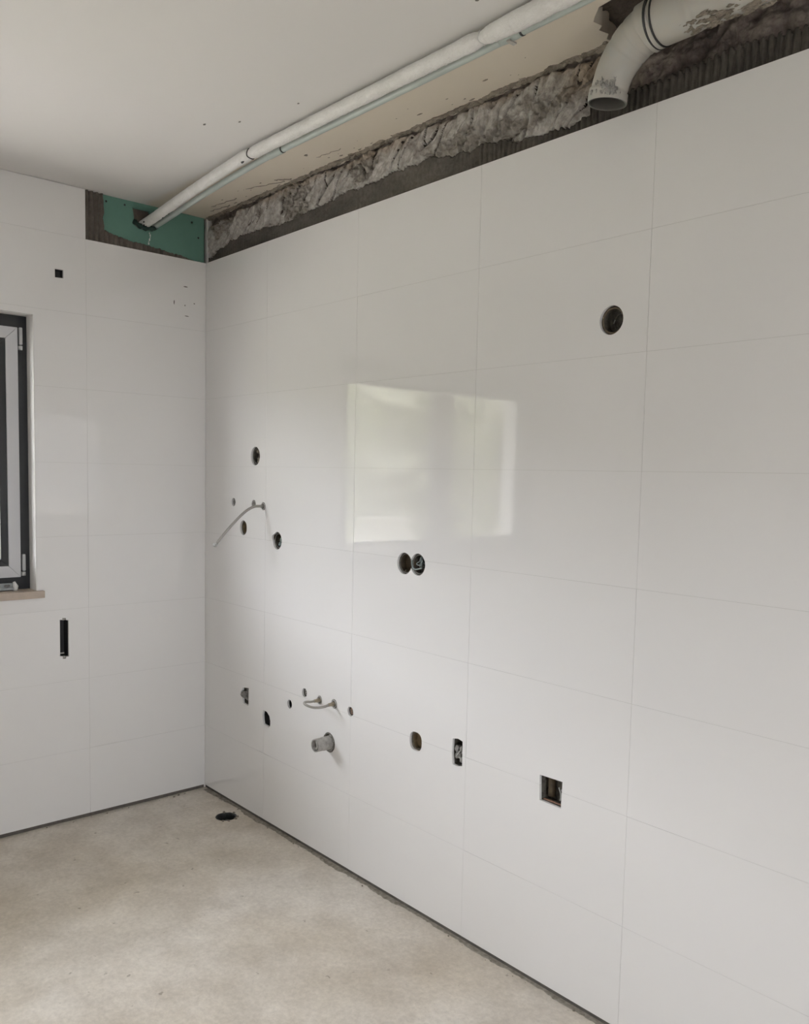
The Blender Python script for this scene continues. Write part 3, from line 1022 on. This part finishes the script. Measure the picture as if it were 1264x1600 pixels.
def ring3(c, r, rr, material, parent, to3, name='rim', d=0.02, n=24, ratio=1.0):
    pts = [to3(c[0] + r * math.cos(a), c[1] + r * ratio * math.sin(a), d) for a in [2 * math.pi * k / n for k in range(n + 1)]]
    v, f = tube(pts, rr, 6)
    return mk(name, v, f, material, parent, smooth=True)


def wires(c, r, cnt, material, parent, to3, seed, d=(0.012, 0.04), rad=0.0014):
    rs = random.Random(seed)
    for k in range(cnt):
        pts = []
        for j in range(5):
            a, q = rs.random() * 6.28, r * (0.25 + 0.6 * rs.random())
            pts.append(to3(c[0] + q * math.cos(a), c[1] + q * math.sin(a), d[0] + (d[1] - d[0]) * rs.random()))
        v, f = tube(smooth_path(pts, 6), rad, 6)
        mk('wire', v, f, material, parent, smooth=True)


def blobs(spots, material, parent, to3, name='mortar_lump'):
    for k, (u, v_, d, r) in enumerate(spots):
        p = to3(u, v_, d)
        v, f = lump(p, r, k + u * 31, 2, 0.5, (1, 1, 1))
        mk(name, v, f, material, parent)


def wbox(name, key, label, cat, to3=RW, poly=None, group=None):
    poly = poly or (HOLES_R if to3 is RW else HOLES_L)[key]
    cu, cv = sum(p[0] for p in poly) / len(poly), sum(p[1] for p in poly) / len(poly)
    t = thing(name, label, cat, to3(cu, cv, 0.03), group)
    return t, poly, (cu, cv)


# high round box at the right
t, p, c = wbox('round_wall_box', 'r955', 'round dark wall box high on the tiled wall below the duct', 'wall box')
cup('box_shell', p, 0.0094, 0.042, M['box_black'], t, RW, 0.9)
ring3(c, 0.033, 0.003, M['box_brown'], t, RW, 'rim', 0.010)
ring3((c[0] + 0.006, c[1]), 0.021, 0.0025, M['box_black'], t, RW, 'knockout_ring', 0.036)
v, f = tube([RW(c[0] - 0.013, c[1] - 0.004, 0.030), RW(c[0] - 0.012, c[1] + 0.006, 0.034)], 0.0015, 6)
mk('screw', v, f, M['wire_grey'], t)  # pale sliver standing in for a glint inside the box
# upper left group
t, p, c = wbox('round_wall_box', 'r400', 'round dark wall box above the bent hose, uppermost of its cluster', 'wall box')
cup('box_shell', p, 0.0094, 0.034, M['box_black'], t, RW)
ring3(c, 0.031, 0.0025, M['box_black'], t, RW, 'rim', 0.010)
blobs([(c[0] - 0.006, c[1] + 0.020, 0.022, 0.010), (c[0] + 0.012, c[1] - 0.010, 0.021, 0.014), (c[0] - 0.004, c[1] - 0.022, 0.024, 0.011), (c[0] + 0.014, c[1] + 0.012, 0.024, 0.010)], M['mortar_brown'], t, RW)
wires(c, 0.028, 3, M['wire_green'], t, RW, 4)
t, p, c = wbox('round_wall_box', 'r380', 'round brown wall hole just under the bent hose, amber light in its colour', 'wall box')
cup('box_shell', p, 0.0094, 0.030, M['box_tan'], t, RW)
ring3(c, 0.026, 0.0022, M['box_black'], t, RW, 'rim', 0.010, ratio=1.08)
t, p, c = wbox('round_wall_box', 'r433', 'round dark wall box with a notch, lowest right of the hose cluster', 'wall box')
cup('box_shell', p, 0.0094, 0.034, M['box_black'], t, RW)
cup('side_notch', HOLES_R['r433b'], 0.0094, 0.040, M['box_brown'], t, RW)
ring3(c, 0.029, 0.0022, M['box_black'], t, RW, 'rim', 0.010)
blobs([(c[0] + 0.010, c[1] + 0.004, 0.022, 0.013), (c[0] - 0.006, c[1] - 0.016, 0.022, 0.010), (c[0] + 0.012, c[1] - 0.016, 0.024, 0.009)], M['wire_green'], t, RW, 'connector')
wires(c, 0.026, 3, M['wire_black'], t, RW, 9)


def plug(name, key, label, dep=0.0, rad=0.0105, material='stub_grey', core='box_black', cat='pipe stub'):
    t, p, c = wbox(name, key, label, cat)
    cup('sleeve', p, 0.0094, 0.040, M['box_black'], t, RW, 0.95)
    v, f = tube([RW(*c, 0.038), RW(*c, dep + 0.001), RW(*c, dep)], [rad, rad, rad * 0.86], 18)
    mk('plug', v, f, M[material], t, smooth=False)
    ring3(c, rad * 0.55, rad * 0.16, M[core], t, RW, 'plug_ring', dep - 0.0003, 16)
    return t


plug('capped_pipe_stub', 's365', 'small capped pipe stub in tile, nearest the corner beside the bent hose', 0.004, 0.0115)
plug('capped_pipe_stub', 's397', 'small capped pipe stub partly hidden behind the top of the bent hose', 0.002, 0.0115)
plug('capped_pipe_stub', 's475', 'small capped pipe stub up-left of the curved tap link', 0.008, 0.0115)
plug('capped_pipe_stub', 's547', 'small pipe stub with reddish plug at the joint right of the tap link', 0.007, 0.0115, 'copper', 'box_black')
t, p, c = wbox('empty_pipe_hole', 's452', 'small empty black oval hole left of the curved tap link', 'hole')
cup('hole_lining', p, 0.0094, 0.034, M['rubber'], t, RW)

# bent hose
hose = thing('flexible_hose', 'thin grey metal hose hanging bent out of the tiled wall', 'hose', (0.499, 0.0, 1.358))
cup('sleeve', HOLES_R['hose'], 0.0094, 0.040, M['box_black'], hose, RW, 0.95)
ring3((0.499, 1.358), 0.0128, 0.0026, M['stub_grey'], hose, RW, 'wall_fitting', 0.000, 20)
v, f = tube([(0.499, 0.03, 1.358), (0.499, -0.012, 1.358), (0.499, -0.012, 1.3581), (0.498, -0.026, 1.3585)], [0.0072, 0.0072, 0.0052, 0.0052], 6)
mk('nut', v, f, M['steel'], hose)
HP = smooth_path([(0.498, -0.018, 1.3585), (0.494, -0.042, 1.3560), (0.487, -0.075, 1.338), (0.479, -0.112, 1.304), (0.470, -0.152, 1.260), (0.462, -0.197, 1.206)], 10)
v, f = tube(HP, lambda i, a: 0.0056 * (1 + 0.05 * math.sin(i * 2.4)), 10)
mk('braided_tube', v, f, M['steel'], hose, smooth=True)
e = HP[-1]
v, f = tube([e, e + Vector((-0.001, -0.006, -0.007)), e + Vector((-0.0015, -0.010, -0.012))], [0.0085, 0.0090, 0.0078], 6)
mk('end_nut', v, f, M['wire_grey'], hose)
v, f = tube([e + Vector((-0.012, -0.006, -0.004)), e + Vector((0.013, -0.009, -0.010))], 0.0042, 8)
mk('end_tab', v, f, M['wire_grey'], hose)

# double box
t, p, c = wbox('double_wall_box', 'dblA', 'pair of overlapping round wall boxes with loose wires below the window reflection', 'wall box')
cup('box_shell', HOLES_R['dblA'], 0.0094, 0.036, M['box_brown'], t, RW, 0.9)
cup('box_shell', HOLES_R['dblB'], 0.0094, 0.034, M['box_black'], t, RW, 0.9)
ring3((1.398, 1.200), 0.033, 0.0028, M['box_black'], t, RW, 'rim', 0.010)
ring3((1.466, 1.2025), 0.032, 0.0028, M['box_black'], t, RW, 'rim', 0.009)
v, f = tube(smooth_path([RW(1.425, 1.228, 0.016), RW(1.432, 1.210, 0.004), RW(1.440, 1.192, 0.000), RW(1.458, 1.186, -0.004), RW(1.480, 1.190, -0.006), RW(1.497, 1.194, -0.010)], 8), 0.0024, 8)
mk('wire', v, f, M['wire_green'], t, smooth=True)
wires((1.462, 1.212), 0.026, 5, M['wire_green'], t, RW, 14, (0.006, 0.035), 0.0018)
wires((1.466, 1.200), 0.028, 4, M['wire_black'], t, RW, 15, (0.010, 0.04), 0.002)
blobs([(1.412, 1.208, 0.036, 0.014), (1.388, 1.172, 0.020, 0.006)], M['box_brown'], t, RW)

# low boxes
t, p, c = wbox('plastered_wall_box', 'p383', 'upright rectangular cut-out clogged with grey mortar, low near the corner', 'wall box')
cup('box_shell', p, 0.0094, 0.040, M['box_black'], t, RW)
blobs([(0.345, 0.522, 0.012, 0.017), (0.366, 0.545, 0.022, 0.014), (0.360, 0.510, 0.020, 0.013), (0.380, 0.498, 0.024, 0.012), (0.378, 0.532, 0.028, 0.014)], M['mortar_bit'], t, RW)
t, p, c = wbox('rough_wall_hole', 'i416', 'ragged dark hole in tile below the mortar-clogged cut-out', 'hole')
cup('hole_lining', p, 0.0094, 0.034, M['rubber'], t, RW)
blobs([(0.552, 0.452, 0.034, 0.013), (0.530, 0.440, 0.036, 0.011)], M['box_black'], t, RW)
wires(c, 0.026, 2, M['wire_black'], t, RW, 31)
t, p, c = wbox('oval_wall_box', 'o649', 'oval brown-lined wall hole right of the drain stub', 'wall box')
cup('hole_lining', p, 0.0094, 0.032, M['box_tan'], t, RW, 0.92)
ring3(c, 0.027, 0.002, M['box_black'], t, RW, 'rim', 0.010, ratio=1.07)
t, p, c = wbox('slot_wall_box', 'q715', 'upright rectangular cut-out stuffed with grey mortar and wires beside a tile joint', 'wall box')
cup('box_shell', p, 0.0094, 0.042, M['box_black'], t, RW)
blobs([(1.664, 0.622, 0.016, 0.012), (1.684, 0.626, 0.012, 0.009), (1.676, 0.606, 0.014, 0.013), (1.664, 0.600, 0.012, 0.009), (1.680, 0.585, 0.020, 0.010)], M['mortar_bit'], t, RW)
wires((1.676, 0.612), 0.026, 5, M['wire_grey'], t, RW, 41, (0.002, 0.022), 0.0016)
t, p, c = wbox('square_wall_box', 'q861', 'square open cut-out with dark box and pale wire ends', 'wall box')
cup('box_shell', p, 0.0094, 0.040, M['box_black'], t, RW, 0.97)
v, f = tube([RW(2.034, 0.632, 0.034), RW(2.036, 0.575, 0.030)], 0.011, 14)
mk('conduit', v, f, M['box_brown'], t, smooth=True)
for q, pts in enumerate(([RW(2.062, 0.606, 0.030), RW(2.076, 0.595, 0.020), RW(2.082, 0.578, 0.014)], [RW(2.092, 0.622, 0.030), RW(2.082, 0.600, 0.020), RW(2.078, 0.576, 0.016)], [RW(2.070, 0.603, 0.032), RW(2.078, 0.604, 0.022), RW(2.086, 0.612, 0.018)])):
    v, f = tube(smooth_path(pts, 6), 0.0019, 7)
    mk('wire', v, f, M['wire_grey'], t, smooth=True)
v, f = box(2.022, 2.090, 0.0095, 0.016, 0.5650, 0.568, 0.0008)
mk('lower_lip', v, f, M['copper'], t)

# tap link: two outlets joined by a curved pipe
link = thing('tap_link_pipe', 'short curved metal pipe linking two water outlets above the drain stub', 'pipe', (0.965, 0.0, 0.625))
for key in ('tapL', 'tapR'):
    p = HOLES_R[key]
    cu, cv = sum(q[0] for q in p) / len(p), sum(q[1] for q in p) / len(p)
    cup('sleeve', p, 0.0094, 0.040, M['box_black'], link, RW, 0.95)
    ring3((cu, cv), 0.0132, 0.0028, M['stub_grey'], link, RW, 'outlet', 0.000, 20)
    v, f = tube([(cu, 0.03, cv), (cu, -0.014, cv), (cu, -0.0141, cv), (cu, -0.026, cv)], [0.0080, 0.0080, 0.0068, 0.0068], 6)
    mk('nut', v, f, M['brass'], link)
lp = smooth_path([(1.012, -0.024, 0.628), (1.009, -0.042, 0.624), (1.001, -0.066, 0.622), (0.987, -0.086, 0.624), (0.966, -0.097, 0.630), (0.950, -0.094, 0.634), (0.935, -0.072, 0.631), (0.923, -0.044, 0.624), (0.918, -0.024, 0.622)], 8)
v, f = tube(lp, 0.0047, 12)
mk('curved_tube', v, f, M['steel'], link, smooth=True)

# drain stub
st = thing('drain_stub', 'grey drain pipe stub sticking out of a round tile hole', 'pipe stub', (0.983, 0.0, 0.471))
cup('hole_lining', HOLES_R['drain'], 0.0094, 0.045, M['box_black'], st, RW, 0.95)
ring3((0.983, 0.471), 0.0345, 0.0038, M['box_black'], st, RW, 'collar', 0.001, 28)
v, f = join(tube([(0.983, 0.04, 0.471), (0.983, -0.030, 0.471), (0.983, -0.031, 0.471), (0.983, -0.066, 0.471)], [0.0262, 0.0262, 0.0250, 0.0250], 28, (False, False)),
            tube([(0.983, 0.03, 0.471), (0.983, -0.066, 0.471)], 0.0215, 28, (False, False)),
            plate(ell(0.983, 0.471, 0.0250, 0.0250, 28), [ell(0.983, 0.471, 0.0215, 0.0215, 28)], -0.066, -0.0655, RW))
mk('pipe_body', v, f, M['stub_grey'], st)
v, f = plate(ell(0.983, 0.471, 0.0216, 0.0216, 24), [], -0.050, -0.046, RW)
mk('inner_plug', v, f, M['box_black'], st)
v, f = tube(smooth_path([(0.972, -0.052, 0.484), (0.986, -0.058, 0.478), (0.992, -0.060, 0.466), (0.982, -0.058, 0.458)], 6), 0.0045, 8)
mk('plug_grip', v, f, M['stub_grey'], st, smooth=True)
parts = [lump((0.983 + 0.030 * math.cos(a), -0.002, 0.471 + 0.030 * math.sin(a)), 0.005 + 0.003 * abs(math.sin(a * 7)), a, 1, 0.5, (1, 0.7, 1)) for a in (3.6, 4.0, 4.5, 4.9, 5.3, 5.8, 0.4, 1.2)]
v, f = join(*parts)
mk('mortar_collar', v, f, M['mortar_bit'], st)

# openings in the window wall
t, p, c = wbox('square_wall_hole', 'sq92', 'small square black hole high up between window and green board', 'hole', LW)
cup('hole_lining', p, 0.0094, 0.034, M['rubber'], t, LW)
t, p, c = wbox('narrow_wall_box', 'slot', 'tall narrow black slot with end clips below the window sill', 'wall box', LW)
cup('box_shell', p, 0.0094, 0.055, M['rubber'], t, LW, 0.97)
for z in (0.712, 0.871):
    v, f = box(-0.014, -0.004, -0.6535, -0.6435, z - 0.004, z + 0.004, 0.001)
    mk('clip', v, f, M['duct'], t)
v, f = box(-0.030, -0.024, -0.660, -0.640, 0.722, 0.728, 0.001)
mk('strap', v, f, M['stub_grey'], t)

# floor drain
t = thing('floor_drain', 'round black drain pipe end sunk in the concrete floor near the corner', 'drain', (0.362, -0.09, -0.03))
cup('drain_pipe', FLOOR_HOLE, 0.001, 0.070, M['drain_black'], t, FL, 0.97)
pts = [FL(0.362 + 0.0435 * math.cos(a), -0.09 + 0.0435 * math.sin(a), 0.004 + 0.002 * math.sin(a * 5)) for a in [2 * math.pi * k / 32 for k in range(33)]]
v, f = tube(pts, 0.0035, 6)
mk('drain_rim', v, f, M['drain_black'], t, smooth=True)
v, f = lump((0.365, -0.092, -0.030), 0.034, 3, 2, 0.4, (1, 1, 0.35))
mk('drain_plug', v, f, M['duct_in'], t)
parts = [lump((0.362 + 0.050 * math.cos(a), -0.09 + 0.050 * math.sin(a), 0.0), 0.004 + 0.004 * abs(math.sin(3 * a)), a, 1, 0.5, (1.3, 1, 0.6)) for a in (0.4, 0.8, 1.0, 1.9, 2.8, 5.5, 6.0)]
v, f = join(*parts)
o = mk('mortar_bits', v, f, M['mortar_brown'], t)
o['kind'] = 'stuff'

# ------------------------------------------------------------------ outside
v, f = box(-60, -0.35, -45, 40, -0.9, -0.6)
g = mk('garden_ground', v, f, M['grass'], org=(-20, 0, -0.6))
tag(g, 'garden lawn outside the window', None, None, 'structure')
v, f = box(-3.2, -0.34, -9, 6, -0.6, -0.15)
g = mk('terrace', v, f, M['paving'], org=(-2, 0, -0.3))
tag(g, 'pale paved terrace outside the window', None, None, 'structure')
# slab over the window
v, f = box(-LOG, -0.34, -3.25, 1.5, 2.42, 2.62)
g = mk('trim_1', v, f, M['concrete_ext'], org=(-0.7, -1.0, 2.42))
tag(g, 'rendered slab projecting above the window outside', None, None, 'structure')
v, f = box(RX + 0.25, RX + 30, -25, 20, -0.4, -0.1)
g = mk('fill_door_ground', v, f, M['paving'], org=(RX + 5, 0, -0.1))
tag(g, 'pale paved ground outside the added fill door', None, None, 'structure')


def tree(x, y, h, r, mt, label, seed, gz=-0.6):
    rs = random.Random(seed)
    t = thing('garden_tree', label, 'tree', (x, y, gz), 'trees outside the window')
    v, f = tube(smooth_path([(x, y, gz - 0.05), (x + 0.05, y + 0.04, gz + h * 0.25), (x - 0.04, y, gz + h * 0.6)], 5), [0.14 - 0.006 * i for i in range(11)], 8)
    mk('trunk', v, f, M['bark'], t, smooth=True)
    V, Fc = [], []
    cl = [(rs.uniform(-0.6, 0.6) * r, rs.uniform(-0.6, 0.6) * r, gz + h * rs.uniform(0.22, 0.85), r * rs.uniform(0.45, 0.7)) for _ in range(16)]
    for k in range(2600):
        c = cl[k % len(cl)]
        d = Vector((rs.gauss(0, 1), rs.gauss(0, 1), rs.gauss(0, 1))).normalized() * c[3] * (0.55 + 0.45 * rs.random())
        p = Vector((x + c[0], y + c[1], c[2])) + d
        a = Vector((rs.gauss(0, 1), rs.gauss(0, 1), rs.gauss(0, 0.6))).normalized()
        b = a.orthogonal().normalized() * rs.uniform(0.05, 0.09)
        a = a * rs.uniform(0.09, 0.16)
        i = len(V)
        V += [p - a, p + b, p + a, p - b]
        Fc.append((i, i + 1, i + 2, i + 3))
    o = mk('foliage', V, Fc, mt, t, recalc=False)
    o['kind'] = 'stuff'


for k, (x, y, h, r, mt, lab) in enumerate((
        (-9.5, -13.2, 4.1, 1.0, 'leaf1', 'dark green tree outside, farthest left beyond the window'),
        (-8.8, -10.2, 3.7, 1.0, 'leaf2', 'olive green tree outside, second from the left beyond the window'),
        (-9.4, -7.2, 4.3, 1.0, 'leaf1', 'tallest dark green tree outside, facing the window'),
        (-8.6, -4.2, 3.6, 1.0, 'leaf2', 'olive green tree outside between two darker trees'),
        (-9.6, -1.2, 4.1, 1.0, 'leaf1', 'dark green tree outside facing the room corner'),
        (-9.0, 1.8, 3.8, 1.0, 'leaf2', 'olive green tree outside, farthest right beyond the window'))):
    tree(x, y, h, r, M[mt], lab, 50 + k)

v, f = join(box(-11.6, -11.4, -32, 12, -0.65, 0.42), box(-11.65, -11.35, -32, 12, 0.42, 0.50, 0.01))  # low wall made up so the window reflection gets a bright lower strip
tag(mk('bright_strip_wall', v, f, M['paving'], org=(-11.5, -10, -0.6)), 'low pale wall added before the hedge for a bright strip in the reflection', 'wall')
hy = np.linspace(-36, 14, 260)
ht = np.linspace(0, 1, 40)
HY, HT = np.meshgrid(hy, ht, indexing='ij')
top_z = 3.95 + 0.35 * fbm(HY * 0.35, 2.0 + 0 * HY, 4)
hzv = -0.6 + (top_z + 0.6) * np.minimum(HT / 0.8, 1) 
hxv = -12.6 - 1.6 * np.maximum(0, (HT - 0.8) / 0.2) + 0.5 * fbm(HY * 1.1, hzv * 1.1, 5) - 0.3 * np.clip(hzv - 3, 0, 9) ** 2 * 0.15
v = np.stack([hxv, HY, hzv + 0.25 * fbm(HY * 2, HT * 6, 4) * (HT > 0.5)], -1).reshape(-1, 3)
nh = len(ht)
f = [(i * nh + j, (i + 1) * nh + j, (i + 1) * nh + j + 1, i * nh + j + 1) for i in range(len(hy) - 1) for j in range(nh - 1)]
M['hedge'] = mat('hedge_leaves', (0.21, 0.215, 0.14), 0.8, noise=(1.6, (0.34, 0.335, 0.25), 0.2), bump=(12, 1.0, 0.15))
tag(mk('garden_hedge', v, f, M['hedge'], org=(-12.8, -10, -0.6), recalc=False), 'tall leafy hedge at the end of the garden outside', 'hedge')
